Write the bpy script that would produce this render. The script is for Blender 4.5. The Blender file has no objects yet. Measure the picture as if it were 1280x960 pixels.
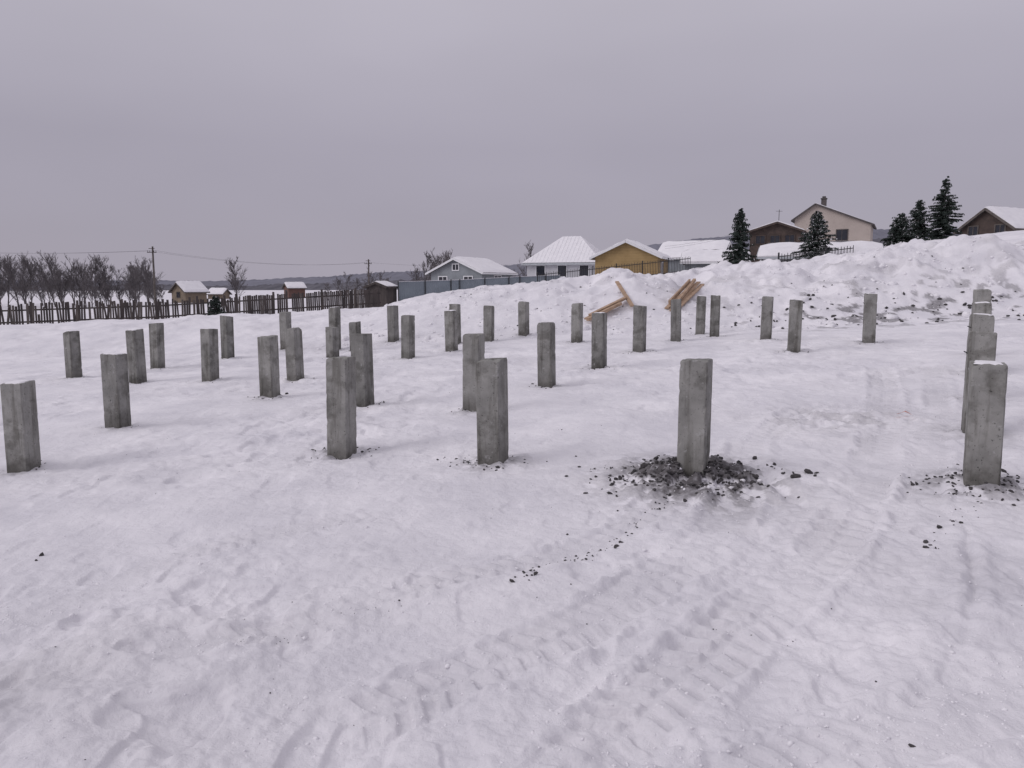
import bpy, math, random
import numpy as np
from mathutils import Vector, Matrix
random.seed(7); rng=np.random.RandomState(11)
scene=bpy.context.scene
# ------------------------------------------------------------------ camera
CAMH=1.9; PITCH=math.radians(7.24); F=960.0
cam=bpy.data.cameras.new("camera"); cam.sensor_width=36; cam.lens=27.0; cam.clip_end=20000; cam.clip_start=0.05
co=bpy.data.objects.new("camera",cam); scene.collection.objects.link(co)
co.location=(0,0,CAMH); co.rotation_euler=(math.pi/2-PITCH,0,0); scene.camera=co
cp,sp=math.cos(PITCH),math.sin(PITCH)
def bearing(u,v):
    cx=(u-640)/F; cy=(480-v)/F
    return (cx,cp+cy*sp,-sp+cy*cp)
def at(u,v,y):
    d=bearing(u,v); k=y/d[1]; return (d[0]*k,y,CAMH+d[2]*k)
def zat(v,y): return at(640,v,y)[2]
def xat(u,y): return at(u,358,y)[0]
def site(u,v):      # survey point on the graded building pad (plane)
    d=bearing(u,v)
    k=(-.12-CAMH)/(d[2]-.045*d[0]-.016*d[1])
    return (d[0]*k,d[1]*k)
# ------------------------------------------------------------------ noise
TAB=rng.rand(256,256)
def vnoise(x,y):
    xi=np.floor(x).astype(int); yi=np.floor(y).astype(int)
    fx=x-xi; fy=y-yi; fx=fx*fx*(3-2*fx); fy=fy*fy*(3-2*fy)
    a=TAB[xi&255,yi&255]; b=TAB[(xi+1)&255,yi&255]; c=TAB[xi&255,(yi+1)&255]; d=TAB[(xi+1)&255,(yi+1)&255]
    return ((a*(1-fx)+b*fx)*(1-fy)+(c*(1-fx)+d*fx)*fy)*2-1
def fbm(x,y,o=4,g=.5):
    s=0;a=1
    for i in range(o):
        c,sn=math.cos(.6*i),math.sin(.6*i)
        s=s+a*vnoise((x*c-y*sn)*2**i+17.3*i,(x*sn+y*c)*2**i+5.1*i); a*=g
    return s
def sstep(t):
    t=np.clip(t,0,1); return t*t*(3-2*t)
# ------------------------------------------------------------------ terrain
crest=[(-400,.2),(-35,.2),(-20,.34),(-17,.42),(-12.5,.70),(-10,.75),(-7.5,.92),(-5.4,1.0),(-4.7,1.3),(-3,1.62),(-1.5,1.8),(0,1.88),(1.6,2.1),(3.1,2.12),(4.2,2.42),(5.2,2.38),(6.25,2.12),(7.2,2.3),(8.1,2.58),(9.4,2.75),(11.2,2.8),(13.1,3.05),(14.4,3.3),(16.6,3.35),(17.4,3.8),(18.1,3.72),(18.75,3.55),(20,3.5),(35,3.6),(400,4)]
zbp=[(-3000,-8),(-200,-2.2),(-60,-1.2),(-33,-.8),(-24,-.55),(-10,.25),(-6,.8),(0,1.4),(10,2.5),(23,4.0),(32,5.4),(45,6.0),(60,6.6),(200,9),(3000,30)]
cX,cZ=zip(*crest); bX,bZ=zip(*zbp)
def base(x,y):
    xc=30*np.tanh(x/30)
    f=-.12+.045*xc+.016*np.clip(y,-30,40)
    wob=1.6*vnoise(x*.22+3,0*x+9.5)
    ys=23.6+wob
    s=sstep((y-ys)/(30-ys))
    cz=np.interp(x,cX,cZ)
    zb=np.interp(x,bX,bZ)
    s2=sstep((y-30.5)/17)
    z=f*(1-s)+cz*s
    z=z*(1-s2)+zb*s2
    return z,s,s2
TR=[  # wheel tracks: image-surveyed polylines on the pad, width, depth, lug
 ([(180,812),(300,792),(420,765),(560,722),(700,690),(780,660),(830,615)],.34,.018,1),
 ([(380,915),(500,868),(610,825),(700,790),(800,735),(880,680),(915,630),(930,585),(935,540)],.42,.022,1.0),
 ([(660,1020),(730,950),(790,890),(860,830),(940,770),(1020,700),(1065,640),(1095,560),(1105,480),(1090,440)],.44,.028,1.25),
 ([(860,1030),(960,965),(1090,925),(1230,880),(1330,820)],.44,.030,1.3),
 ([(1100,925),(1150,880),(1190,820),(1213,760),(1212,690),(1200,640)],.08,.022,0),
 ([(1290,560),(1200,520),(1100,505),(1000,515),(940,560)],.4,.018,.8),
 ([(1150,640),(1165,560),(1172,490),(1160,440)],.35,.016,.7),
 ([(-60,780),(60,765),(200,700),(420,650),(600,640)],.36,.010,.8),
]
def dense(pts,n=260):
    P=np.array([site(*p) for p in pts]); 
    Q=np.vstack([2*P[0]-P[1],P,2*P[-1]-P[-2]]); out=[]
    m=max(4,n//(len(P)-1))
    for i in range(1,len(Q)-2):
        t=np.linspace(0,1,m,endpoint=False)[:,None]
        p0,p1,p2,p3=Q[i-1],Q[i],Q[i+1],Q[i+2]
        out.append(.5*((2*p1)+(-p0+p2)*t+(2*p0-5*p1+4*p2-p3)*t*t+(-p0+3*p1-3*p2+p3)*t**3))
    return np.vstack(out)
TRD=[(dense(p),w,d,l) for p,w,d,l in TR]
PILES=[(30,582,477),(148,536,442),(173,480,412),(93,473,414),(197,460,404),(263,478,411),(285,448,395),(338,498,420),(370,476,410),(358,438,390),(427,566,446),(455,506,417),(416,445,409),(419,436,384),(445,437,402),(492,430,382),(510,448,394),(565,440,388),(570,431,380),(592,513,417),(611,429,382),(617,581,449),(655,424,377),(684,482,403),(721,429,379),(749,458,391),(799,439,382),(845,426,374),(866,597,449),(875,417,370),(893,420,369),(957,427,371),(992,439,375),(1086,427,367),(1226,610,453)]
PL=[(site(u,b),t) for u,b,t in PILES]
for u,y,t in ((1233,8.6,415),(1232,10.7,393),(1231,12.9,378),(1230,15.2,362)):
    PL.append(((xat(u,y),y),t))
BIG={28:1.15,34:.5,21:.3,10:.25,11:.22,19:.22,7:.22,25:.25,32:.18,24:.2,33:.2,26:.2}
def detail(x,y):
    r=np.hypot(x,y); dirt=np.zeros_like(x)
    near=np.exp(-(r/16)**2)
    _,s,s2=base(x,y)
    far=np.clip(1-r/200,0,1)
    h=.05*fbm(x*.35,y*.35,3)*(.3+.7*far)
    tr=np.clip(.5+.9*vnoise(x*.45+30,y*.45+8),0,1)
    tr=np.maximum(tr,sstep((6-r)/3)*.75)
    hf=(.011+.021*tr)*fbm(x*2.6,y*2.6,4,.60)*far
    hf+=.0070*(.25+tr)*fbm(x*11,y*11,3,.65)*near
    c=vnoise(x*3.3+50,y*2.6+11); hf-=.036*sstep((c-.36)/.18)*far*(.3+.7*tr)
    c=vnoise(x*4.1+20,y*3.6+41); hf-=.028*sstep((c-.43)/.14)*far*(.2+.8*tr)
    bank=s*(1-s2)
    l=fbm(x*.9,y*.9,4,.5); rg=1-np.abs(fbm(x*1.7+9,y*1.7,3,.5)); rg2=1-np.abs(fbm(x*.6+19,y*.8,3,.5))
    right=np.clip((x+8)/14,.25,1)
    h+=bank*right*(.17*l+.13*(rg-.6)+.30*(rg2-.6)+.035*fbm(x*5,y*5,3))
    e=np.exp(-((y-25)/2.2)**2)*sstep((x-5)/5)*sstep((20-x)/4)
    dirt+=.75*e*sstep((fbm(x*2.2+4,y*3+4,4)-.25)/.35)
    dirt+=.25*bank*sstep((fbm(x*1.1+40,y*1.6+4,4)-.3)/.6)*right
    dirt+=.08*tr*sstep((fbm(x*.8+4,y*.8+24,5,.6)-.1)/.6)
    keep=np.ones_like(x)
    m=(r<16)&(y>0.3); idx=np.where(m)[0]
    if len(idx)>0:
        xs=x[idx]; ys=y[idx]; add=np.zeros_like(xs); dd=np.zeros_like(xs); kp=np.ones_like(xs)
        for P,w,dep,lug in TRD:
            lo=P.min(0)-1; hi=P.max(0)+1
            k=np.where((xs>lo[0])&(xs<hi[0])&(ys>lo[1])&(ys<hi[1]))[0]
            seg=np.diff(P,axis=0); L=np.hypot(seg[:,0],seg[:,1]); S=np.concatenate([[0],np.cumsum(L)])
            tan=np.vstack([seg,seg[-1:]]); tan/=np.hypot(tan[:,0],tan[:,1])[:,None]+1e-9
            for c0 in range(0,len(k),20000):
                kk=k[c0:c0+20000]
                d2=(xs[kk,None]-P[None,:,0])**2+(ys[kk,None]-P[None,:,1])**2
                j=d2.argmin(1); dx=xs[kk]-P[j,0]; dy=ys[kk]-P[j,1]
                t=dx*tan[j,1]-dy*tan[j,0]; sl=S[j]+dx*tan[j,0]+dy*tan[j,1]
                t=t+.018*vnoise(xs[kk]*5,ys[kk]*5); sl=sl+.012*vnoise(xs[kk]*7+3,ys[kk]*7)
                hw=w/2; a=np.abs(t); end=sstep(sl/.5)*sstep((S[-1]-sl)/.8)
                brk=np.clip(.85+.9*vnoise(xs[kk]*1.1+7,ys[kk]*1.1),.12,1.1)*end
                inside=sstep((hw-a)/.045)
                edge=np.exp(-((a-hw-.04)/.045)**2)
                v=-dep*inside*brk+dep*.9*edge*brk*(1+.9*vnoise(xs[kk]*8,ys[kk]*8)+.6*vnoise(xs[kk]*19,ys[kk]*19))
                if lug:
                    ph=sl/.15+np.where(t>0,.5,0)+a*2.6
                    pat=sstep(np.sin(ph*2*math.pi)*1.5+.3)
                    cl=sstep((a-.01)/.035)
                    fade=np.clip(.9+1.1*vnoise(xs[kk]*1.7+70,ys[kk]*1.7),0.1,1)
                    v+=inside*brk*cl*pat*(.016*lug+.35*dep)*fade*(1+.3*vnoise(xs[kk]*14,ys[kk]*14))
                    kp[kk]=np.minimum(kp[kk],1-.55*inside*np.clip(brk,0,1))
                add[kk]+=v; dd[kk]+=.06*inside*brk
        h[idx]+=add; dirt[idx]+=dd; keep[idx]=kp
    h+=hf*keep
    for i,((px,py),t) in enumerate(PL):
        b=BIG.get(i,.12); R=.22+.4*b
        k=np.where((np.abs(x-px)<R*2.6)&(np.abs(y-py)<R*2.6))[0]
        if len(k)==0: continue
        d=np.hypot(x[k]-px,y[k]-py); g=np.exp(-(d/R)**2)
        n=fbm(x[k]*7+i,y[k]*7,4,.6)
        h[k]+=g*(.02+.06*b)*(1+.9*n)
        dirt[k]+=np.clip(g*1.4,0,1)*sstep((n+.02+.3*b)/.4)*(.35+.65*b)
    px,py=site(1050,522); g=np.exp(-((x-px)/1.0)**2-((y-py)/.8)**2)
    h+=g*.05*fbm(x*5,y*5,4,.6); dirt+=g*.28*sstep((fbm(x*4,y*4,4)+.1)/.4)
    px,py=site(30,850); g=np.exp(-((x-px)/.35)**2-((y-py)/.4)**2); dirt+=g*.15
    return h,dirt
def H(x,y):
    x=np.atleast_1d(np.array(x,float)); y=np.atleast_1d(np.array(y,float))
    return base(x,y)[0]+detail(x,y)[0]
def Hs(x,y): return float(H(x,y)[0])
def Hb(x,y): return float(base(np.array([float(x)]),np.array([float(y)]))[0][0])
# ------------------------------------------------------------------ materials
def newmat(name):
    m=bpy.data.materials.new(name); m.use_nodes=True; nt=m.node_tree
    return m,nt,nt.nodes["Principled BSDF"]
def mat(name,c,rough=.8,c2=None,scale=3.0,bump=0.0,bscale=None,detail_=6,metal=0,stretch=None,dist=.02):
    m,nt,b=newmat(name); N=nt.nodes; Lk=nt.links
    b.inputs["Roughness"].default_value=rough; b.inputs["Metallic"].default_value=metal
    tc=N.new("ShaderNodeTexCoord"); mp=N.new("ShaderNodeMapping"); Lk.new(tc.outputs["Object"],mp.inputs[0])
    if stretch: mp.inputs["Scale"].default_value=stretch
    no=N.new("ShaderNodeTexNoise"); no.inputs["Scale"].default_value=scale; no.inputs["Detail"].default_value=detail_; Lk.new(mp.outputs[0],no.inputs["Vector"])
    cr=N.new("ShaderNodeValToRGB"); cr.color_ramp.elements[0].position=.3; cr.color_ramp.elements[1].position=.7
    c2=c2 or tuple(v*.75 for v in c)
    cr.color_ramp.elements[0].color=(*c2,1); cr.color_ramp.elements[1].color=(*c,1)
    Lk.new(no.outputs[0],cr.inputs[0]); Lk.new(cr.outputs[0],b.inputs["Base Color"])
    if bump:
        n2=N.new("ShaderNodeTexNoise"); n2.inputs["Scale"].default_value=bscale or scale*3; n2.inputs["Detail"].default_value=6; Lk.new(mp.outputs[0],n2.inputs["Vector"])
        bp=N.new("ShaderNodeBump"); bp.inputs["Strength"].default_value=bump; bp.inputs["Distance"].default_value=dist
        Lk.new(n2.outputs[0],bp.inputs["Height"]); Lk.new(bp.outputs[0],b.inputs["Normal"])
    return m
M_snow=mat("snow",(.83,.815,.845),.7,(.76,.745,.78),1.5,.5,8,dist=.05)
M_wood_dark=mat("weathered_wood",(.085,.07,.066),.9,(.035,.03,.03),2.5,.4,12,stretch=(1,1,.3))
M_wood_mid=mat("weathered_wood_light",(.14,.12,.11),.9,(.07,.06,.055),2.5,.4,12)
M_lumber=mat("fresh_lumber",(.46,.32,.22),.7,(.30,.20,.13),5,.2,20)
M_bark=mat("bark",(.125,.11,.11),.95,(.065,.058,.06),2)
M_twig=mat("twigs",(.15,.135,.14),.95,(.105,.095,.10),.6)
M_needle=mat("spruce_needles",(.040,.056,.046),.85,(.016,.025,.022),2.5)
M_soil=mat("frozen_soil",(.085,.078,.080),.95,(.03,.028,.03),14,.6,40)
M_yel=mat("yellow_siding",(.38,.265,.12),.8,(.30,.205,.09),1.5)
M_tan=mat("tan_timber",(.24,.19,.14),.85,(.17,.135,.10),1.5)
M_beige=mat("beige_plaster",(.46,.40,.36),.9,(.40,.345,.31),1)
M_white=mat("white_plaster",(.58,.58,.61),.9,(.48,.48,.50),1)
M_greyw=mat("grey_siding",(.25,.27,.29),.8,(.19,.205,.22),1.5)
M_brown=mat("brown_timber",(.085,.06,.05),.85,(.045,.033,.03),2)
M_trim=mat("white_trim",(.72,.72,.73),.6,(.65,.65,.68),2)
M_roof=mat("dark_roofing",(.09,.075,.075),.7,(.05,.045,.045),2)
M_glass=mat("window_glass",(.03,.035,.045),.12,(.02,.02,.03),2)
M_metal=mat("black_iron",(.03,.03,.035),.6,(.02,.02,.02),4)
M_bluef=mat("blue_grey_sheet_metal",(.22,.255,.29),.5,(.17,.20,.23),1.2)
M_red=mat("red_plastic",(.6,.16,.08),.6)
M_brick=mat("red_brick",(.16,.09,.075),.9)
M_galv=mat("galvanised_roof",(.45,.47,.50),.5,(.36,.38,.4),2)
def ground_mat():
    m,nt,b=newmat("snow_ground"); N=nt.nodes; Lk=nt.links
    b.inputs["Roughness"].default_value=.75
    b.inputs["Specular IOR Level"].default_value=.25
    tc=N.new("ShaderNodeTexCoord")
    n=N.new("ShaderNodeTexNoise"); n.inputs["Scale"].default_value=.8; n.inputs["Detail"].default_value=8; n.inputs["Roughness"].default_value=.62; Lk.new(tc.outputs["Object"],n.inputs["Vector"])
    cr=N.new("ShaderNodeValToRGB"); cr.color_ramp.elements[0].position=.33; cr.color_ramp.elements[1].position=.66
    cr.color_ramp.elements[0].color=(.685,.67,.715,1); cr.color_ramp.elements[1].color=(.845,.825,.86,1); Lk.new(n.outputs[0],cr.inputs[0])
    n3=N.new("ShaderNodeTexNoise"); n3.inputs["Scale"].default_value=26; n3.inputs["Detail"].default_value=5; n3.inputs["Roughness"].default_value=.7; Lk.new(tc.outputs["Object"],n3.inputs["Vector"])
    gr=N.new("ShaderNodeValToRGB"); gr.color_ramp.elements[0].position=.66; gr.color_ramp.elements[1].position=.76
    gr.color_ramp.elements[0].color=(0,0,0,1); gr.color_ramp.elements[1].color=(.5,.5,.5,1); Lk.new(n3.outputs[0],gr.inputs[0])
    mg=N.new("ShaderNodeMix"); mg.data_type='RGBA'; mg.inputs[7].default_value=(.34,.325,.34,1)
    Lk.new(gr.outputs[0],mg.inputs[0]); Lk.new(cr.outputs[0],mg.inputs[6])
    at_=N.new("ShaderNodeAttribute"); at_.attribute_name="dirt"
    ns=N.new("ShaderNodeTexNoise"); ns.inputs["Scale"].default_value=22; ns.inputs["Detail"].default_value=6; Lk.new(tc.outputs["Object"],ns.inputs["Vector"])
    sc=N.new("ShaderNodeValToRGB"); sc.color_ramp.elements[0].color=(.05,.045,.048,1); sc.color_ramp.elements[1].color=(.18,.168,.175,1); Lk.new(ns.outputs[0],sc.inputs[0])
    mth=N.new("ShaderNodeMath"); mth.operation='MULTIPLY_ADD'; mth.inputs[1].default_value=.7; Lk.new(ns.outputs[0],mth.inputs[0])
    mth.inputs[2].default_value=-.35
    ad=N.new("ShaderNodeMath"); ad.operation='ADD'; Lk.new(at_.outputs["Fac"],ad.inputs[0]); 
    ml=N.new("ShaderNodeMath"); ml.operation='MULTIPLY'; Lk.new(mth.outputs[0],ml.inputs[0]); Lk.new(at_.outputs["Fac"],ml.inputs[1]); 
    ml2=N.new("ShaderNodeMath"); ml2.operation='MULTIPLY'; ml2.inputs[1].default_value=2.0; Lk.new(ml.outputs[0],ml2.inputs[0])
    Lk.new(ml2.outputs[0],ad.inputs[1]); ad.use_clamp=True
    mx=N.new("ShaderNodeMix"); mx.data_type='RGBA'; Lk.new(ad.outputs[0],mx.inputs[0]); Lk.new(mg.outputs[2],mx.inputs[6]); Lk.new(sc.outputs[0],mx.inputs[7])
    Lk.new(mx.outputs[2],b.inputs["Base Color"])
    nb=N.new("ShaderNodeTexNoise"); nb.inputs["Scale"].default_value=16; nb.inputs["Detail"].default_value=9; nb.inputs["Roughness"].default_value=.68; Lk.new(tc.outputs["Object"],nb.inputs["Vector"])
    bp=N.new("ShaderNodeBump"); bp.inputs["Strength"].default_value=.7; bp.inputs["Distance"].default_value=.03
    Lk.new(nb.outputs[0],bp.inputs["Height"]); Lk.new(bp.outputs[0],b.inputs["Normal"])
    return m
M_ground=ground_mat()
def concrete_mat():
    m,nt,b=newmat("pile_concrete"); N=nt.nodes; Lk=nt.links
    b.inputs["Roughness"].default_value=.92; b.inputs["Specular IOR Level"].default_value=.25
    tc=N.new("ShaderNodeTexCoord"); oi=N.new("ShaderNodeObjectInfo")
    vm=N.new("ShaderNodeVectorMath"); vm.operation='ADD'; Lk.new(tc.outputs["Object"],vm.inputs[0])
    ms=N.new("ShaderNodeMath"); ms.operation='MULTIPLY'; ms.inputs[1].default_value=40; Lk.new(oi.outputs["Random"],ms.inputs[0]); Lk.new(ms.outputs[0],vm.inputs[1])
    def noise(s,d,v,st=None):
        n=N.new("ShaderNodeTexNoise"); n.inputs["Scale"].default_value=s; n.inputs["Detail"].default_value=d; n.inputs["Roughness"].default_value=.65
        if st:
            mp=N.new("ShaderNodeMapping"); mp.inputs["Scale"].default_value=st; Lk.new(v,mp.inputs[0]); v=mp.outputs[0]
        Lk.new(v,n.inputs["Vector"]); return n.outputs[0]
    def ramp(f,p0,c0,p1,c1):
        r=N.new("ShaderNodeValToRGB"); e=r.color_ramp.elements; e[0].position=p0; e[0].color=(*c0,1); e[1].position=p1; e[1].color=(*c1,1); Lk.new(f,r.inputs[0]); return r.outputs[0]
    def mul(x,y):
        q=N.new("ShaderNodeMix"); q.data_type='RGBA'; q.blend_type='MULTIPLY'; q.inputs[0].default_value=1; Lk.new(x,q.inputs[6]); Lk.new(y,q.inputs[7]); return q.outputs[2]
    a=ramp(noise(3.4,9,vm.outputs[0]),.35,(.205,.202,.195),.66,(.315,.31,.30))
    st=ramp(noise(5.5,5,vm.outputs[0],(1.6,1.6,.16)),.37,(.62,.61,.59),.50,(1.0,1.0,1.0))
    st2=ramp(noise(2.4,7,vm.outputs[0],(1,1,1.2)),.40,(.66,.655,.64),.49,(1,1,1))
    pit=ramp(noise(45,4,vm.outputs[0]),.33,(.35,.35,.35),.38,(1,1,1))
    c=mul(mul(mul(a,st),pit),st2)
    rv=ramp(oi.outputs["Random"],0,(.84,.84,.83),1,(1.1,1.1,1.08)); c=mul(c,rv)
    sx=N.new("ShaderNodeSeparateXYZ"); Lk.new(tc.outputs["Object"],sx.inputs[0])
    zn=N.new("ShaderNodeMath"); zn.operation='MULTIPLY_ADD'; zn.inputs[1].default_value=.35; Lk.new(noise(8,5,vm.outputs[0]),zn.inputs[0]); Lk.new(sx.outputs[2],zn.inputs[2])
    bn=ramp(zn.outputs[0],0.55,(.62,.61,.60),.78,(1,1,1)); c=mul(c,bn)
    fr=ramp(noise(9,8,vm.outputs[0]),.62,(0,0,0),.68,(.45,.45,.45))
    q=N.new("ShaderNodeMix"); q.data_type='RGBA'; q.inputs[7].default_value=(.44,.435,.44,1); Lk.new(fr,q.inputs[0]); Lk.new(c,q.inputs[6])
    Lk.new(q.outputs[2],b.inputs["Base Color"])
    bp=N.new("ShaderNodeBump"); bp.inputs["Strength"].default_value=.5; bp.inputs["Distance"].default_value=.006
    Lk.new(noise(40,8,vm.outputs[0]),bp.inputs["Height"]); Lk.new(bp.outputs[0],b.inputs["Normal"])
    return m
M_conc=concrete_mat()
# ------------------------------------------------------------------ mesh builder
class MB:
    def __init__(s): s.v=[]; s.f=[]; s.m=[]
    def add(s,vs,fs,mi=0):
        o=len(s.v); s.v+= [tuple(v) for v in vs]
        for f in fs: s.f.append([o+i for i in f]); s.m.append(mi)
    def box(s,c,sz,rot=None,mi=0,taper=1.0):
        x,y,z=[a/2 for a in sz]; vs=[]
        for dz in (-1,1):
            k=taper if dz>0 else 1
            for dx,dy in ((-1,-1),(1,-1),(1,1),(-1,1)): vs.append(Vector((dx*x*k,dy*y*k,dz*z)))
        if rot is not None: vs=[rot@v for v in vs]
        vs=[v+Vector(c) for v in vs]
        s.add(vs,[(3,2,1,0),(4,5,6,7),(0,1,5,4),(1,2,6,5),(2,3,7,6),(3,0,4,7)],mi)
    def beam(s,a,b,w,h,mi=0):
        a=Vector(a);b=Vector(b);d=(b-a); L=d.length; q=d.to_track_quat('Y','Z').to_matrix()
        s.box((a+b)/2,(w,L,h),q,mi)
    def tube(s,a,b,ra,rb,n=3,mi=0):
        a=Vector(a);b=Vector(b);q=(b-a).to_track_quat('Z','Y').to_matrix(); vs=[]
        for p,r in ((a,ra),(b,rb)):
            for i in range(n):
                t=2*math.pi*i/n; vs.append(p+q@Vector((math.cos(t)*r,math.sin(t)*r,0)))
        s.add(vs,[(i,(i+1)%n,n+(i+1)%n,n+i) for i in range(n)],mi)
    def obj(s,name,mats,parent=None,smooth=False,loc=None,rotz=0):
        me=bpy.data.meshes.new(name); me.from_pydata(s.v,[],s.f)
        for m in (mats if isinstance(mats,(list,tuple)) else [mats]): me.materials.append(m)
        me.polygons.foreach_set("material_index",s.m)
        if smooth: me.polygons.foreach_set("use_smooth",[True]*len(s.f))
        me.update(); o=bpy.data.objects.new(name,me); scene.collection.objects.link(o)
        if parent: o.parent=parent
        if loc: o.location=loc
        o.rotation_euler[2]=rotz
        return o
def empty(name,loc,rotz=0):
    e=bpy.data.objects.new(name,None); e.empty_display_size=.3; scene.collection.objects.link(e); e.location=loc; e.rotation_euler[2]=rotz; return e
# ------------------------------------------------------------------ ground mesh
def build_ground():
    st=.0024
    A=list(np.arange(-41,41.01,math.degrees(st))); A+=list(np.arange(A[-1]+1.5,319-1.0,2.5)); A=np.radians(np.array(A))
    R=[.35]
    while R[-1]<7000:
        r=R[-1]; k=.05 if r<2.4 else (st if r<33 else (.008 if r<130 else .05)); R.append(r*(1+k))
    R=np.array(R); nA=len(A); nR=len(R)
    x=(R[:,None]*np.sin(A)[None]).ravel(); y=(R[:,None]*np.cos(A)[None]).ravel()
    x=np.append(x,0.0); y=np.append(y,0.0)
    z=base(x,y)[0]; d,dirt=detail(x,y); z=z+d
    i=np.arange(nR-1)[:,None]*nA; j=np.arange(nA)[None]; j2=(j+1)%nA
    q=np.stack([i+j,i+nA+j,i+nA+j2,i+j2],-1).reshape(-1,4)[:,::-1]
    c=len(x)-1; t=np.stack([np.full(nA,c),np.arange(nA),(np.arange(nA)+1)%nA],-1)[:,::-1]
    me=bpy.data.meshes.new("snow_ground"); nv=len(x)
    me.vertices.add(nv); me.vertices.foreach_set("co",np.stack([x,y,z],-1).ravel())
    loops=np.concatenate([q.ravel(),t.ravel()]); me.loops.add(len(loops)); me.loops.foreach_set("vertex_index",loops.astype(np.int32))
    n=len(q)+len(t); me.polygons.add(n)
    ls=np.concatenate([np.arange(len(q))*4,len(q)*4+np.arange(len(t))*3]).astype(np.int32)
    me.polygons.foreach_set("loop_start",ls)
    me.polygons.foreach_set("use_smooth",np.ones(n,bool))
    me.update(calc_edges=True); me.validate()
    a=me.attributes.new("dirt",'FLOAT','POINT'); a.data.foreach_set("value",np.clip(dirt,0,1).astype(np.float32))
    me.materials.append(M_ground)
    o=bpy.data.objects.new("snow_ground",me); scene.collection.objects.link(o)
    if me.polygons[10].normal.z<0: me.flip_normals()
build_ground()
# ------------------------------------------------------------------ piles
YAW={28:-25,34:-27,21:-22,10:-16,0:-4,1:-10}
def pile(px,py,ztop,i,s=.262):
    z0=Hs(px,py)-.35; hgt=ztop-z0
    R=random.Random(100+i); mb=MB(); h=s/2; c=.011
    prof=[]; rad=[]
    cor=[(-h,-h),(h,-h),(h,h),(-h,h)]
    for k in range(4):
        x0,y0=cor[k]; x1,y1=cor[(k+1)%4]; dx,dy=(x1-x0)/s,(y1-y0)/s
        for t in (c,.15*s,.32*s,.5*s,.68*s,.85*s,s-c): prof.append((x0+dx*t,y0+dy*t)); rad.append(t in (c,s-c))
    n=len(prof); vs=[]
    zs=list(np.arange(0,hgt-.07,.05))+[hgt-.045,hgt-.022,hgt-.008,hgt]
    tl=R.gauss(0,.008),R.gauss(0,.008)
    chips=[(R.randrange(4),R.uniform(.04,.09),R.uniform(.012,.04)) for _ in range(R.choice((0,1,1,2)))]
    if i in (28,21,10): chips=[(1,.07,.022),(0,.045,.015)]
    topj=[-abs(R.gauss(0,.004)) for _ in prof]
    for k,z in enumerate(zs):
        inset=.006 if k==len(zs)-1 else 0.0
        for a,(x,y) in enumerate(prof):
            f=1-inset/h; jx=R.gauss(0,.0004); jy=R.gauss(0,.0004); dz=0
            if rad[a] and R.random()<.09: f-=R.uniform(.02,.06)
            if k>=len(zs)-4:
                w=(k-len(zs)+5)/4
                dz=((tl[0]*x+tl[1]*y)/h+topj[a])*w
                for (ci,cr_,cd) in chips:
                    cx_,cy_=cor[ci]; q=math.hypot(x-cx_,y-cy_)/cr_
                    if q<1: dz-=cd*(1-q*.6)*w; f-=.07*(1-q)*w
            vs.append((x*f+jx,y*f+jy,z+dz))
    fs=[]; m=len(zs)
    for k in range(m-1):
        for a in range(n): fs.append((k*n+a,k*n+(a+1)%n,(k+1)*n+(a+1)%n,(k+1)*n+a))
    vs.append((0,0,hgt+.002)); ct=len(vs)-1
    for a in range(n): fs.append(((m-1)*n+a,(m-1)*n+(a+1)%n,ct))
    mb.add(vs,fs,0)
    if R.random()<.35:
        sx=-h; zz=hgt-R.uniform(.15,.3)
        pts=[(sx+.01,-.05,zz),(sx-.03,-.035,zz+.02),(sx-.03,.035,zz+.02),(sx+.01,.05,zz)]
        for a,b in zip(pts[:-1],pts[1:]): mb.tube(a,b,.006,.006,6,2)
    if (R.random()<.45 or i in (34,)) and i not in (28,21):
        th=R.uniform(.006,.014); g=[];q=9
        for a in range(q):
            for b in range(q):
                x=(a/(q-1)-.5)*2*h*.86; y=(b/(q-1)-.5)*2*h*.86
                e=min(1,3.0*(1-max(abs(x),abs(y))/(h*.86)))
                g.append((x,y,hgt+.002+(tl[0]*x+tl[1]*y)/h-.012*(1-e)+th*e**.5*(.75+.3*R.random())))
        mb.add(g,[(a*q+b,(a+1)*q+b,(a+1)*q+b+1,a*q+b+1) for a in range(q-1) for b in range(q-1)],1)
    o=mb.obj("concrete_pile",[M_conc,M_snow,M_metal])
    o.location=(px,py,z0)
    yaw=math.radians(YAW.get(i,-21+R.uniform(-8,7)))
    o.rotation_euler=(math.radians(R.uniform(-.8,.8)),math.radians(R.uniform(-1.1,1.1)),yaw)
for i,((px,py),tv) in enumerate(PL):
    pile(px,py,zat(tv,py),i)
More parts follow.
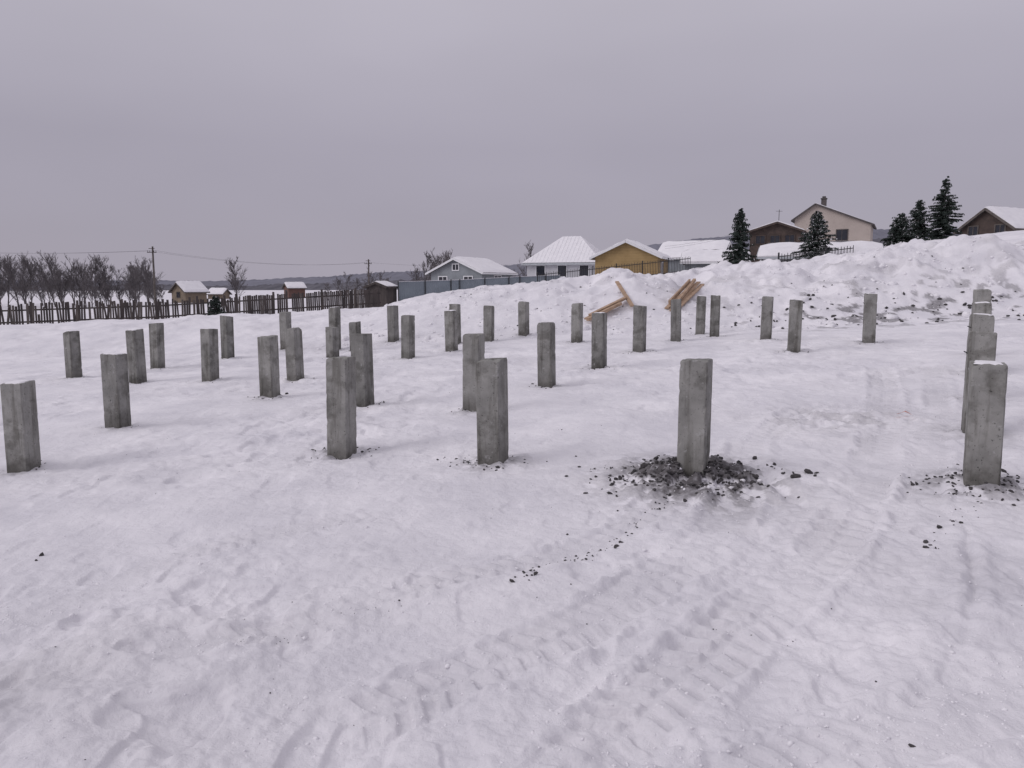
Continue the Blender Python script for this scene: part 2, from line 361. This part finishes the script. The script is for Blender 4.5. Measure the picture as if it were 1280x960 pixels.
# ------------------------------------------------------------------ clods
import bmesh
_b=bmesh.new(); bmesh.ops.create_icosphere(_b,subdivisions=1,radius=1)
ICO=([v.co.copy() for v in _b.verts],[[v.index for v in f.verts] for f in _b.faces]); _b.free()
def clod(mb,x,y,z,r,R,mi=0):
    vs,fs=ICO; q=Matrix.Rotation(R.uniform(0,6.28),3,Vector((R.gauss(0,1),R.gauss(0,1),R.gauss(0,1))).normalized())
    sx,sy,sz=R.uniform(.7,1.3),R.uniform(.6,1.1),R.uniform(.4,.8)
    out=[]
    for v in vs:
        k=R.uniform(.62,1.12); w=q@Vector((v.x*sx,v.y*sy,v.z*sz)); out.append((x+w.x*r*k,y+w.y*r*k,z+w.z*r*k*.8))
    mb.add(out,fs,mi)
spots=[]
Rr=random.Random(5)
for i,((px,py),t) in enumerate(PL):
    b=BIG.get(i,.1); n=int(6+420*b**2) if i<35 else 4
    for k in range(n):
        a=Rr.uniform(0,6.283); d=.13+abs(Rr.gauss(0,.09+.22*b)); r=Rr.uniform(.005,.018)*(1+.6*b)*(1.7 if Rr.random()<.12 else 1)
        spots.append((px+math.cos(a)*d*1.2,py+math.sin(a)*d,r))
def line_spots(pts,n,sd,r0,r1):
    P=dense(pts,120)
    for k in range(n):
        p=P[Rr.randrange(len(P))]; spots.append((p[0]+Rr.gauss(0,sd),p[1]+Rr.gauss(0,sd),Rr.uniform(r0,r1)*(2 if Rr.random()<.1 else 1)))
line_spots([(835,620),(800,650),(750,690),(700,700),(640,728)],80,.035,.004,.013)
line_spots([(520,745),(430,765),(330,795),(260,800)],22,.03,.003,.006)
line_spots([(1230,625),(1190,650),(1160,690)],24,.08,.005,.015)
line_spots([(1130,605),(1180,600),(1280,598)],34,.08,.006,.018)
line_spots([(740,585),(800,590),(850,610)],60,.07,.005,.014)
line_spots([(545,575),(600,585)],12,.06,.005,.012)
line_spots([(1000,795),(950,790),(900,780)],10,.05,.003,.006)
for u,v,r in ((52,690,.026),(45,697,.015),(640,729,.026),(663,716,.018),(736,690,.018),(709,665,.015),(1157,680,.028),(1157,688,.026),(1193,622,.03),(1255,590,.035),(1140,928,.014),(358,493,.045),(720,572,.02),(365,745,.008),(720,690,.014),(480,503,.035),(462,560,.022),(702,540,.014)):
    x,y=site(u,v); spots.append((x,y,r))
for k in range(230):
    y=Rr.uniform(3,24); x=Rr.uniform(-.8,.8)*y; spots.append((x,y,Rr.uniform(.003,.008)))
for k in range(120):
    x=Rr.uniform(7,19); y=25+Rr.gauss(0,.8); spots.append((x,y,Rr.uniform(.03,.10)))
for k in range(50):
    x=Rr.uniform(-3,20); y=Rr.uniform(24,29); spots.append((x,y,Rr.uniform(.02,.06)))
mb=MB(); S=np.array(spots); zz=H(S[:,0],S[:,1])
for (x,y,r),z in zip(spots,zz): clod(mb,x,y,z+r*.2,r,Rr)
mb.obj("soil_clods",M_soil)
mb=MB(); sp2=[]
for P,w,d,l in TRD:
    for k in range(int(450*(w/.4)**1.5)):
        p=P[Rr.randrange(len(P))]; sg=Rr.choice((-1,1)); sp2.append((p[0]+sg*w*.55+Rr.gauss(0,w*.2),p[1]+Rr.gauss(0,w*.4),Rr.uniform(.004,.012)*(1.8 if Rr.random()<.06 else 1)))
for k in range(1100):
    y=Rr.uniform(2.6,12); x=Rr.uniform(-.75,.75)*y; sp2.append((x,y,Rr.uniform(.004,.012)))
for k in range(60):
    a=Rr.uniform(0,6.28); d=Rr.uniform(.15,.6); sp2.append((PL[28][0][0]+math.cos(a)*d*1.2,PL[28][0][1]+math.sin(a)*d,Rr.uniform(.01,.035)))
for k in range(750):
    x=Rr.uniform(-6,20); y=Rr.uniform(23.5,30); sp2.append((x,y,Rr.uniform(.03,.11)*(2.4 if Rr.random()<.08 else 1)))
S=np.array(sp2); zz=H(S[:,0],S[:,1])
for (x,y,r),z in zip(sp2,zz): clod(mb,x,y,z-r*.05,r,Rr)
mb.obj("snow_lumps",M_snow,smooth=True)
x,y=site(1130,520); z=Hs(x,y); mb=MB()
mb.add([(x-.1,y,z+.03),(x-.02,y-.05,z+.07),(x+.1,y-.02,z+.02),(x+.05,y+.07,z+.06),(x-.05,y+.06,z+.02)],[(0,1,4),(1,2,3),(1,3,4)])
mb.obj("plastic_scrap",M_red)
# ------------------------------------------------------------------ lumber
def boards(name,lst):
    mb=MB()
    for (a,b,w,h) in lst: mb.beam(a,b,w,h)
    mb.obj(name,M_lumber)
def onb(u,y,dz): x=xat(u,y); return (x,y,Hs(x,y)+dz)
boards("lumber_stack",[(onb(834,25.8,.06),onb(868,28.4,.20),.15,.05),(onb(840,25.6,.10),onb(873,28.5,.25),.15,.05),(onb(849,25.8,.08),onb(878,28.5,.16),.15,.05),(onb(837,26,.14),onb(862,28.1,.36),.06,.13),(onb(845,25.9,.16),onb(868,28.4,.36),.10,.10)])
boards("lumber_stack",[(onb(733,25.2,.09),onb(780,26.6,.16),.16,.05),(onb(735,24.9,.14),onb(776,26.1,.22),.12,.09),(onb(738,25.3,.20),onb(782,26.5,.24),.15,.05),(onb(771,27.8,.12),onb(791,26.0,.14),.13,.05)])
# ------------------------------------------------------------------ fences
def picket(name):
    mb=MB(); R=random.Random(3)
    P=[(-52,44),(-33,48),(-24,52),(-16.5,56.5),(-10.2,60)]
    for (x0,y0),(x1,y1) in zip(P[:-1],P[1:]):
        L=math.hypot(x1-x0,y1-y0); n=int(L/.15); ang=math.atan2(y1-y0,x1-x0)
        for k in range(n):
            t=k/n; x=x0+(x1-x0)*t; y=y0+(y1-y0)*t
            left=x<-19
            if R.random()<(.12 if left else .03): continue
            z=Hb(x,y)
            h=R.uniform(1.3,1.65) if left else R.uniform(1.45,1.55)
            if left and R.random()<.08: h*=R.uniform(.5,1.15)
            rot=Matrix.Rotation(ang,3,'Z')@Matrix.Rotation(R.gauss(0,.05 if left else .012),3,'Y')
            mb.box((x,y,z+h/2),(R.uniform(.10,.15),.025,h),rot,mi=0 if R.random()<.75 else 1)
        k=0
        while k*2.6<L:
            t=k*2.6/L; x=x0+(x1-x0)*t; y=y0+(y1-y0)*t+.06; z=Hb(x,y)
            mb.box((x,y,z+.8),(.13,.13,1.75),Matrix.Rotation(ang,3,'Z')); k+=1
        for hh in (.4,1.15):
            mb.beam((x0,y0+.05,Hb(x0,y0)+hh),(x1,y1+.05,Hb(x1,y1)+hh),.05,.1)
    mb.obj(name,[M_wood_dark,M_wood_mid])
picket("wooden_picket_fence")
def sheetfence():
    mb=MB(); P=[(xat(498,66),66,352.5),(xat(575,69),69,350),(xat(650,72),72,346),(xat(700,73),73,344)]
    for (x0,y0,v0),(x1,y1,v1) in zip(P[:-1],P[1:]):
        L=math.hypot(x1-x0,y1-y0); n=int(L/.1); vs=[]
        for k in range(n+1):
            t=k/n; x=x0+(x1-x0)*t; y=y0+(y1-y0)*t+(.03 if k%2 else 0); zt=zat(v0,y0)*(1-t)+zat(v1,y1)*t
            vs+=[(x,y,zt-1.9),(x,y,zt)]
        mb.add(vs,[(2*k,2*k+2,2*k+3,2*k+1) for k in range(n)])
        k=0
        while k*2.5<L:
            t=k*2.5/L; x=x0+(x1-x0)*t; y=y0+(y1-y0)*t-.06; zt=zat(v0,y0)*(1-t)+zat(v1,y1)*t
            mb.box((x,y,zt-.9),(.08,.08,2.0),mi=1); k+=1
        mb.beam((x0,y0-.02,zat(v0,y0)+.02),(x1,y1-.02,zat(v1,y1)+.02),.08,.03,2)
    mb.obj("sheet_metal_fence",[M_bluef,M_metal,M_snow])
sheetfence()
def railing(name,P,h,step=.14):
    mb=MB()
    for (x0,y0),(x1,y1) in zip(P[:-1],P[1:]):
        L=math.hypot(x1-x0,y1-y0); n=int(L/step)
        zs=base(np.linspace(x0,x1,n+1),np.linspace(y0,y1,n+1))[0]
        for k in range(n+1):
            t=k/n; x=x0+(x1-x0)*t; y=y0+(y1-y0)*t; z=zs[k]
            mb.box((x,y,z+h/2),(.03,.03,h+ (.1 if k%2 else 0)))
            if k%16==0: mb.box((x,y+.04,z+h/2),(.08,.08,h+.25))
            if k<n:
                x2=x0+(x1-x0)*(k+1)/n; y2=y0+(y1-y0)*(k+1)/n
                for hh in (.2,h-.12): mb.beam((x,y,z+hh),(x2,y2,zs[k+1]+hh),.04,.05)
    mb.obj(name,M_metal)
railing("iron_railing_fence",[(xat(672,58),58),(xat(770,60),60),(xat(862,62),62)],1.25)
railing("iron_railing_fence",[(xat(972,47),47),(xat(1064,46),46)],.6,.16)
# ------------------------------------------------------------------ houses
def house(name,x,y,z,yaw,W,L,hl,hr,hA,ax=0,ov=.45,wall=M_white,trim=M_trim,roof=M_roof,snow=.18,wins=(),swins=(),chim=None,door=None,planks=False,side=1):
    e=empty(name,(x,y,z),math.radians(yaw)); w=W/2; l=L/2
    m=MB(); pf=[(-w,-.8),(w,-.8),(w,hr),(ax,hA),(-w,hl)]
    vs=[(a,-l,b) for a,b in pf]+[(a,l,b) for a,b in pf]
    m.add(vs,[(0,1,2,3,4),(9,8,7,6,5)]+[(i,i+5,(i+1)%5+5,(i+1)%5)[::-1] for i in range(5)])
    if planks:
        k=.2
        while k<hA-.1:
            if k<min(hl,hr): a,b=-w,w
            else:
                a=-w+(ax+w)*max(0,(k-hl))/(hA-hl); b=w-(w-ax)*max(0,(k-hr))/(hA-hr)
            m.box(((a+b)/2,-l-.012,k),(max(.1,b-a-.06),.03,.03)); k+=.24
    m.obj("walls",wall,e)
    r=MB(); s=MB(); t=MB()
    for sg,he in ((-1,hl),(1,hr)):
        ex=sg*w; dx=ex-ax; sl=(hA-he)/abs(dx); ox=ex+sg*ov; oz=he-sl*ov
        yo=ov
        v=[(ax,-l-yo,hA+.01),(ox,-l-yo,oz+.01),(ox,l+yo,oz+.01),(ax,l+yo,hA+.01),(ax,-l-yo,hA+.12),(ox,-l-yo,oz+.12),(ox,l+yo,oz+.12),(ax,l+yo,hA+.12)]
        r.add(v,[(0,1,2,3),(7,6,5,4),(0,4,5,1),(1,5,6,2),(2,6,7,3)])
        if snow>0:
            nx,ny=12,12; g=[]
            for i in range(nx+1):
                for j in range(ny+1):
                    a=i/nx; b=j/ny*2-1; xx=ax+(ox-ax)*a*.985; yy=b*(l+ov-.03); zz_=hA+(oz-hA)*a
                    edge=min(1,(1-a)*8+.35)*min(1,(1-abs(b))*8+.4)
                    g.append((xx,yy,zz_+.125+snow*edge*(.85+.3*random.random())))
            s.add(g,[((i*(ny+1)+j),((i+1)*(ny+1)+j),((i+1)*(ny+1)+j+1),(i*(ny+1)+j+1)) for i in range(nx) for j in range(ny)])
            for j0 in (0,ny):
                for i in range(nx):
                    p=g[i*(ny+1)+j0]; q=g[(i+1)*(ny+1)+j0]; za=hA+(oz-hA)*i/nx+.121; zb2=hA+(oz-hA)*(i+1)/nx+.121
                    s.add([p,q,(q[0],q[1],zb2),(p[0],p[1],za)],[(0,1,2,3)])
            for j in range(ny):
                p=g[nx*(ny+1)+j]; q=g[nx*(ny+1)+j+1]; s.add([p,q,(q[0],q[1],oz+.12),(p[0],p[1],oz+.12)],[(0,1,2,3)])
        for yy in (-l-ov-.03,l+ov+.03):
            t.beam((ax,yy,hA+.03),(ox,yy,oz+.03),.05,.2)
        t.beam((ox+sg*.03,-l-ov,oz+.03),(ox+sg*.03,l+ov,oz+.03),.05,.16)
    r.obj("roof",roof,e)
    if s.v: s.obj("roof_snow",M_snow,e,True)
    t.obj("trim",trim,e)
    fr=MB(); gl=MB()
    def win(px,pz,ww,wh,onside=False):
        def B(mbx,cx,cz,sx,sz,dep):
            if onside: mbx.box((side*(w+dep/2),cx,cz),(dep,sx,sz))
            else: mbx.box((cx,-l-dep/2,cz),(sx,dep,sz))
        B(gl,px,pz,ww,wh,.03)
        for d in (-1,1):
            B(fr,px+d*(ww/2+.05),pz,.1,wh+.2,.08); B(fr,px,pz+d*(wh/2+.05),ww,.1,.08)
        B(fr,px,pz,.06,wh,.06)
    for q in wins: win(*q)
    for q in swins: win(*q,onside=True)
    if door: fr.box((door,-l-.03,1.0),(.95,.06,2.05)); 
    if gl.v: gl.obj("windows",M_glass,e); 
    if fr.v: fr.obj("window_frames",trim,e)
    if chim:
        c=MB(); cx,cy,cz=chim; c.box((cx,cy,cz-.8),(.6,.6,1.8)); c.box((cx,cy,cz+.14),(.75,.75,.12)); c.box((cx,cy,cz+.32),(.4,.4,.22)); c.obj("chimney",M_brick if wall is not M_beige else M_roof,e)
    return e
def hx(u,y): return xat(u,y)
y=88; house("grey_cottage",hx(590,y),y,.9,-33,7.0,6.0,zat(341,y)-.9,zat(341,y)-.9,zat(325,y)-.9,wall=M_greyw,wins=[(-1.8,1.5,1.1,1.1),(1.7,1.5,1.1,1.1),(0,3.1,.8,.6)],swins=[(0,1.6,1.3,1.1)])
y=75; house("yellow_timber_house",hx(790,y),y,2.1,-20,5.9,6.0,zat(322,y)-2.1,zat(322,y)-2.1,zat(304.5,y)-2.1,wall=M_yel,planks=True,wins=[],swins=[(-.8,1.5,1.0,1.0)])
y=86; house("brown_bungalow",hx(969,y),y,4.8,-24,5.2,5.0,zat(291,y)-4.8,zat(291,y)-4.8,zat(281,y)-4.8,ax=.2,wall=M_brown,trim=M_brown,wins=[(-1.5,2.1,.9,.8),(0,2.1,.9,.8),(1.5,2.1,.9,.8)],snow=.16)
y=100; house("beige_house",hx(1039,y),y,5.4,-27,8.8,7,zat(275,y)-5.4,zat(284,y)-5.4,zat(258,y)-5.4,ax=-2.0,ov=.35,wall=M_beige,trim=M_roof,wins=[(-2,4.6,.8,1.0),(1.2,2.8,1.2,1.2),(-2.8,2.4,1.2,1.2)],chim=(-1.2,-2,zat(250,98)-5.4+.1),snow=.12)
y=72; house("brown_gabled_house",hx(1256,y),y,5.0,-62,4.6,7.0,zat(287,y)-5.0,zat(287,y)-5.0,zat(264,y)-5.0,wall=M_brown,trim=M_wood_mid,wins=[(-1.2,1.9,.8,.8),(1.2,1.9,.8,.8)],swins=[(-2,1.7,.9,.8),(1,1.7,.9,.8)],snow=.22)
y=96; house("low_garage",hx(868,y),y,3.2,62,6.0,7.5,zat(322,y)-3.2,zat(322,y)-3.2,zat(305,y)-3.2,wall=M_greyw,snow=.3,side=-1,wins=[(0,1.2,2,1.6)])
y=82; house("low_garage",hx(893,y),y,3.0,75,5,6.0,zat(328,y)-3.0,zat(328,y)-3.0,zat(317,y)-3.0,wall=M_greyw,snow=.3,side=-1)
y=62; house("snowy_shed",hx(1022,y),y,3.9,68,4.0,8.2,zat(321,y)-3.9,zat(321,y)-3.9,zat(310,y)-3.9,wall=M_white,trim=M_galv,snow=.35,side=-1)
y=66; house("small_shed",hx(477,y),y,.2,-20,1.9,1.8,zat(359,y)-.2,zat(359,y)-.2,zat(354,y)-.2,wall=M_wood_dark,trim=M_wood_dark,snow=.08,ov=.15)
y=150; house("village_house",hx(236,y),y,-1.0,-35,4.6,4.5,zat(364,y)+1,zat(364,y)+1,zat(354,y)+1,wall=M_tan,trim=M_wood_mid,wins=[(0,1.3,1,1)],snow=.35)
y=210; house("village_house",hx(368,y),y,-.6,-55,3.6,4.6,zat(359.5,y)+.6,zat(359.5,y)+.6,zat(354.5,y)+.6,wall=M_brick,trim=M_wood_mid,wins=[(0,1.0,1,1)],snow=.35)
y=200; house("village_house",hx(273,y),y,-1.5,80,3.6,4,zat(367,y)+1.5,zat(367,y)+1.5,zat(362,y)+1.5,wall=M_tan,trim=M_wood_mid,snow=.35,side=-1)
def hip():
    y=100; zb=2.3; e=empty("white_hip_roof_house",(hx(714,y),y,zb),math.radians(-20)); w,l=4.6,4.2; he=zat(331,y)-zb; hA=zat(297,y)-zb
    m=MB(); m.box((0,0,he/2-.5),(2*w,2*l,he+1)); m.obj("walls",M_white,e)
    def hp(z0,o,rl,mbx):
        W,Lh=w+o,l+o
        v=[(-W,-Lh,he+z0),(W,-Lh,he+z0),(W,Lh,he+z0),(-W,Lh,he+z0),(-rl,0,hA+z0),(rl,0,hA+z0)]
        mbx.add(v,[(0,1,5,4),(1,2,5),(2,3,4,5),(3,0,4),(3,2,1,0)])
    r=MB(); hp(0.0,.6,1.2,r); r.box((0,0,he-.06),(2*w+1.25,2*l+1.25,.14)); r.obj("roof",M_galv,e)
    s=MB(); hp(.16,.52,1.2,s)
    for k in range(-9,10):
        xx=k*.5; t=1-abs(xx)/(w+.5)
        if t<=0: continue
        yy=-(l+.5)
        top=(xx, -(l+.5)*(1-min(1,t*1.2)), he+.17+(hA-he)*min(1,t*1.2))
        s.beam((xx,yy,he+.17),top,.16,.05)
    for k in range(-8,9):
        yy=k*.5; t=1-abs(yy)/(l+.5)
        s.beam((w+.5,yy,he+.17),(1.2+(w-.7)*(1-t),yy,he+.17+(hA-he)*t),.16,.05)
    s.obj("roof_snow",M_snow,e)
    g=MB(); f=MB()
    for cx in (-2.8,0,2.8):
        g.box((cx,-l-.015,1.5),(1.1,.03,1.3)); 
        for d in (-1,1): f.box((cx+d*.6,-l-.04,1.5),(.1,.08,1.5)); f.box((cx,-l-.04,1.5+d*.7),(1.1,.08,.1))
    for cy in (-2,1.5):
        g.box((w+.015,cy,1.5),(.03,1.1,1.3))
        for d in (-1,1): f.box((w+.04,cy+d*.6,1.5),(.08,.1,1.5)); f.box((w+.04,cy,1.5+d*.7),(.08,1.1,.1))
    g.obj("windows",M_glass,e); f.obj("window_frames",M_trim,e)
hip()
# ------------------------------------------------------------------ vegetation
def bare(mb,x,y,z,h,R,dens=1.0,spread=.5,tw=.018):
    def br(p,d,L,r,lv):
        n=4 if lv==0 else (3 if lv==1 else 2); q=Vector(p); dd=Vector(d); segs=[]
        for k in range(n):
            nd=(dd+Vector((R.gauss(0,.10),R.gauss(0,.10),R.gauss(.05,.06)))).normalized(); q2=q+nd*L/n
            r1=r*(1-k/n*.6); r2=max(r*(1-(k+1)/n*.6),tw*.5)
            mb.tube(q,q2,r1,r2,3 if lv else 5,0 if lv<1 else 1); segs.append((q.copy(),q2.copy(),nd)); q=q2; dd=nd
        if lv>=3: return
        cnt=int((22,8,6)[lv]*dens)
        for k in range(cnt):
            t=(R.uniform(.10,1) if lv==0 else R.uniform(.15,1)); si=min(n-1,int(t*n)); a,b,nd=segs[si]; pp=a.lerp(b,t*n-si)
            az=R.uniform(0,6.283); side=Vector((math.cos(az),math.sin(az),R.uniform(.0,.5)))
            nd2=(nd*1.1+side*spread).normalized()
            if lv==0: LL=L*R.uniform(.30,.6)*(1.15-t*.7)
            else: LL=L*.5*R.uniform(.6,1.2)*(1.15-t*.5)
            br(pp,nd2,LL,max(r*.4,tw),lv+1)
    br((x,y,z-.2),(R.gauss(0,.04),R.gauss(0,.04),1),h*.92,h*.014,0)
R=random.Random(21)
def grove(name,lst,dens=1.0,tw=.02):
    mb=MB()
    for (u,v,y,k) in lst:
        x=xat(u,y); z=Hb(x,y); h=zat(v,y)-z
        bare(mb,x,y,z,h,R,dens,.75*k,tw)
    mb.obj(name,[M_bark,M_twig])
lst=[]
for u,v in ((-60,325),(-35,330),(-12,320),(8,322),(22,317),(38,326),(52,320),(68,326),(78,316),(92,324),(103,322),(118,326),(132,332),(140,324),(160,328),(172,326),(184,324),(193,336),(-80,320),(-110,325),(-140,322)):
    lst.append((u,v,R.uniform(112,130),.9))
    for q in range(2): lst.append((u+R.uniform(-12,12),v+R.uniform(4,22),R.uniform(108,150),1.1))
grove("bare_birch_grove",lst,.95,.020)
grove("bare_tree",[(297,326,130,1.1)],1.2,.02)
grove("bare_tree_thicket",[(532,318,112,1),(545,313,115,1.1),(556,312,110,1),(565,316,118,1),(538,325,108,1.2),(524,330,120,1),(550,320,106,1.3)],.9,.02)
grove("bare_tree",[(657,306,125,.8)],.9,.02)
grove("bare_shrubs",[(433,342,140,1.2),(445,347,135,1.3),(465,334,130,1.1),(473,340,128,1.2),(484,344,140,1.2),(455,349,138,1.2),(410,352,150,1.3),(425,347,142,1.2)],.8,.02)
grove("bare_shrubs",[(905,318,70,1.3),(912,322,66,1.3),(898,325,68,1.2),(640,335,100,1.2),(650,338,95,1.2)],.8,.012)
def spruce(name,u,vt,y,rad,snowy=.05,zb=None,seed=0,gap=1.0):
    R=random.Random(seed); x=xat(u,y); z=Hb(x,y) if zb is None else zb
    h=zat(vt,y)-z; e=empty(name,(x,y,z)); t=MB()
    n=8
    for k in range(n): t.tube((0,0,-.3+h*k/n),(0,0,-.3+h*(k+1)/n+.02),.022*h*(1-k/n)+.012,.022*h*(1-(k+1)/n)+.008,7)
    t.obj("trunk",M_bark,e)
    m=MB(); zz=.05*h; ph=R.uniform(0,6)
    while zz<h*.985:
        f=zz/h; Lr=rad*((1-f)**.8)+.06
        nb=R.randint(7,10)
        for b in range(nb):
            az=R.uniform(0,6.283)
            L=Lr*R.uniform(.5,1.2)*(1+.18*math.sin(az*2+ph+f*9)); up=.55*f-.10+R.gauss(0,.10)
            d=Vector((math.cos(az),math.sin(az),0)); sd=Vector((-d.y,d.x,0))
            ns=max(3,int(L/.10)); o=Vector((0,0,zz+R.gauss(0,.08)))
            m.tube(o,o+d*L*.9+Vector((0,0,L*up-.12*L)),.015,.006,3,2)
            for k in range(1,ns+1):
                q=k/ns; p=o+d*(L*q)+Vector((0,0,L*q*up-.25*L*q*q+.12*L*q**3))
                wd=(.09+.15*L*(1-q*.75))*R.uniform(.6,1.3)
                for sg in (-1,1):
                    tip=p+sd*sg*wd+d*wd*.7+Vector((0,0,R.uniform(-.18,.02)))
                    isn=R.random()<snowy
                    m.add([p-d*.04,tip,p+d*.06+Vector((0,0,-.03))],[(0,1,2)],1 if isn else 0)
                    m.add([p+Vector((0,0,.03)),tip+Vector((0,0,-.05)),p+Vector((0,0,-.11))],[(0,1,2)],0)
                if R.random()<snowy*1.2:
                    w=wd*.8; m.add([p-sd*w*.6+Vector((0,0,.03)),p-d*.12+Vector((0,0,.06)),p+sd*w*.6+Vector((0,0,.03)),p+d*.16+Vector((0,0,.02))],[(0,1,2,3)],1)
        zz+=(h*.023*R.uniform(.6,1.5)+.03)*gap
    m.tube((0,0,h*.93),(0,0,h*1.0),.02,.005,4,0)
    m.obj("foliage",[M_needle,M_snow,M_bark],e)
spruce("spruce_tree",923,260,52,1.1,.04,seed=1,gap=1.1)
spruce("spruce_tree",1019,264,58,1.5,.34,zb=4.0,seed=2)
spruce("spruce_tree",1121,267,62,1.3,.16,seed=3)
spruce("spruce_tree",1143,250,66,1.2,.07,seed=4)
spruce("spruce_tree",1174,222,64,1.6,.04,seed=5)
spruce("spruce_tree",268,372,44,.75,.06,zb=-.5,seed=6)
# ------------------------------------------------------------------ poles + wires
def pole(u,vt,y,arm=True):
    x=xat(u,y); z=Hb(x,y); zt=zat(vt,y)
    e=empty("utility_pole",(x,y,z)); m=MB(); h=zt-z
    m.tube((0,0,-.3),(0.05,0,h),.15,.10,8)
    m.obj("post",M_wood_mid,e,True)
    a=MB()
    a.box((0,-.16,h-.7),(1.1,.08,.08)); a.box((0,-.15,h-.25),(.7,.07,.07))
    for dx in (-.5,-.25,.25,.5): a.tube((dx,-.16,h-.66),(dx,-.16,h-.48),.03,.025,6)
    a.obj("crossarm",M_wood_dark,e)
    return (x,y,zt-.5)
p1=pole(193,308,92); p2=pole(461,324,120); 
m=MB()
def wire(a,b,sag,r=.009):
    a=Vector(a);b=Vector(b);pr=None
    for k in range(25):
        t=k/24; p=a.lerp(b,t)-Vector((0,0,sag*4*t*(1-t)))
        if pr: m.tube(pr,p,r,r,3)
        pr=p
for dx in (-.5,.5):
    wire((p1[0]+dx,p1[1]-.16,p1[2]),(p2[0]+dx,p2[1],p2[2]),.9)
    wire((-75,75,p1[2]+.5),(p1[0]+dx,p1[1]-.16,p1[2]),.8)
wire(p2,(xat(640,150),150,6.2),.5)
wire((xat(830,80),80,zat(308,80)),(xat(912,84),84,zat(293,84)),.15); wire((xat(830,80),80,zat(311,80)),(xat(935,86),86,zat(290,86)),.15)
m.obj("overhead_wires",M_metal)
m=MB(); y=84; x=xat(970,y); m.tube((x,y,5),(x,y,zat(262,y)),.04,.03,6); m.box((x,y,zat(264,y)),(.7,.03,.03)); m.obj("tv_antenna",M_metal)
# ------------------------------------------------------------------ distant forest ridge
def ridge(name,prof,y,depth,mt,seed,rough):
    mb=MB(); R=random.Random(seed); us=[p[0] for p in prof]; vs_=[p[1] for p in prof]
    n=900; U=np.linspace(us[0],us[-1],n)
    V=np.interp(U,us,vs_); vs=[]
    for k in range(n):
        x=(U[k]-640)/F*y; zc=CAMH+(358-V[k])/F*y
        nz=rough*(R.random()+.8*math.sin(k*.13)*.4+.5*math.sin(k*.041+2))
        yy=y+60*math.sin(k*.02)
        vs+=[(x,yy-depth,-12),(x,yy-depth*.4,-12+(zc+12)*.55+R.uniform(-1,1)*rough*.3),(x,yy-depth*.1,-12+(zc+12)*.9+R.uniform(-1,1)*rough*.4),(x,yy,zc+nz),(x,yy+depth,-12)]
    mb.add(vs,[(5*k+j,5*k+5+j,5*k+6+j,5*k+1+j) for k in range(n-1) for j in range(4)])
    mb.obj(name,mt)
M_for=mat("distant_forest",(.19,.19,.235),1,(.14,.14,.175),.02,detail_=8)  # bluish grey base colour has the aerial haze painted in
M_for2=mat("near_forest",(.13,.125,.15),1,(.09,.088,.105),.03,detail_=8)  # darker bluish grey, haze tint also painted into the colour
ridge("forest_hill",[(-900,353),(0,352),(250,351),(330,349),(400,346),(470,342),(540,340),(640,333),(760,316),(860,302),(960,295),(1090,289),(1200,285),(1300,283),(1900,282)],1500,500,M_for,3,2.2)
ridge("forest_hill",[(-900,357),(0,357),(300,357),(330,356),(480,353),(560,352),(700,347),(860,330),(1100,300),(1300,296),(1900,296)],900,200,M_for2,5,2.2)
# ------------------------------------------------------------------ light
w=bpy.data.worlds.new("World"); scene.world=w; w.use_nodes=True; nt=w.node_tree; N=nt.nodes; Lk=nt.links
bg=N["Background"]; bg.inputs[1].default_value=.1
sky=N.new("ShaderNodeTexSky"); sky.sky_type='NISHITA'; sky.sun_disc=False
EL=math.radians(31); AZ=math.radians(250)   # azimuth clockwise from +Y : from the left, a little behind the camera
sky.sun_elevation=EL; sky.sun_rotation=AZ
tc=N.new("ShaderNodeTexCoord"); sx=N.new("ShaderNodeSeparateXYZ"); Lk.new(tc.outputs["Generated"],sx.inputs[0])
cr=N.new("ShaderNodeValToRGB"); el=cr.color_ramp.elements
el[0].position=0; el[0].color=(.385,.358,.43,1)
el[1].position=1; el[1].color=(.72,.69,.75,1)
for p,c in ((.06,(.37,.342,.41)),(.17,(.375,.348,.415)),(.33,(.485,.457,.525)),(.55,(.60,.57,.63))):
    q=el.new(p); q.color=(*c,1)
nn=N.new("ShaderNodeTexNoise"); nn.inputs["Scale"].default_value=1.6; nn.inputs["Detail"].default_value=3
mp=N.new("ShaderNodeMapping"); mp.inputs["Scale"].default_value=(1,1,3); Lk.new(tc.outputs["Generated"],mp.inputs[0]); Lk.new(mp.outputs[0],nn.inputs["Vector"])
mr=N.new("ShaderNodeMapRange"); mr.inputs[3].default_value=9.4; mr.inputs[4].default_value=10.6; mr.inputs[1].default_value=.3; mr.inputs[2].default_value=.7; Lk.new(nn.outputs[0],mr.inputs[0])
Lk.new(sx.outputs[2],cr.inputs[0])
sc=N.new("ShaderNodeVectorMath"); sc.operation='SCALE'; Lk.new(cr.outputs[0],sc.inputs[0]); Lk.new(mr.outputs[0],sc.inputs["Scale"])
mx=N.new("ShaderNodeMix"); mx.data_type='RGBA'; mx.inputs[0].default_value=.05; Lk.new(sc.outputs[0],mx.inputs[6]); Lk.new(sky.outputs[0],mx.inputs[7])
Lk.new(mx.outputs[2],bg.inputs[0])
sun=bpy.data.lights.new("sun",'SUN'); sun.energy=1.0; sun.angle=math.radians(34); sun.color=(1,.965,.97)
so=bpy.data.objects.new("sun",sun); scene.collection.objects.link(so); so.location=(0,0,30)
d=Vector((math.sin(AZ)*math.cos(EL),math.cos(AZ)*math.cos(EL),math.sin(EL)))
so.rotation_euler=d.to_track_quat('Z','Y').to_euler()
scene.view_settings.view_transform='Standard'; scene.view_settings.look='None'; scene.view_settings.exposure=0
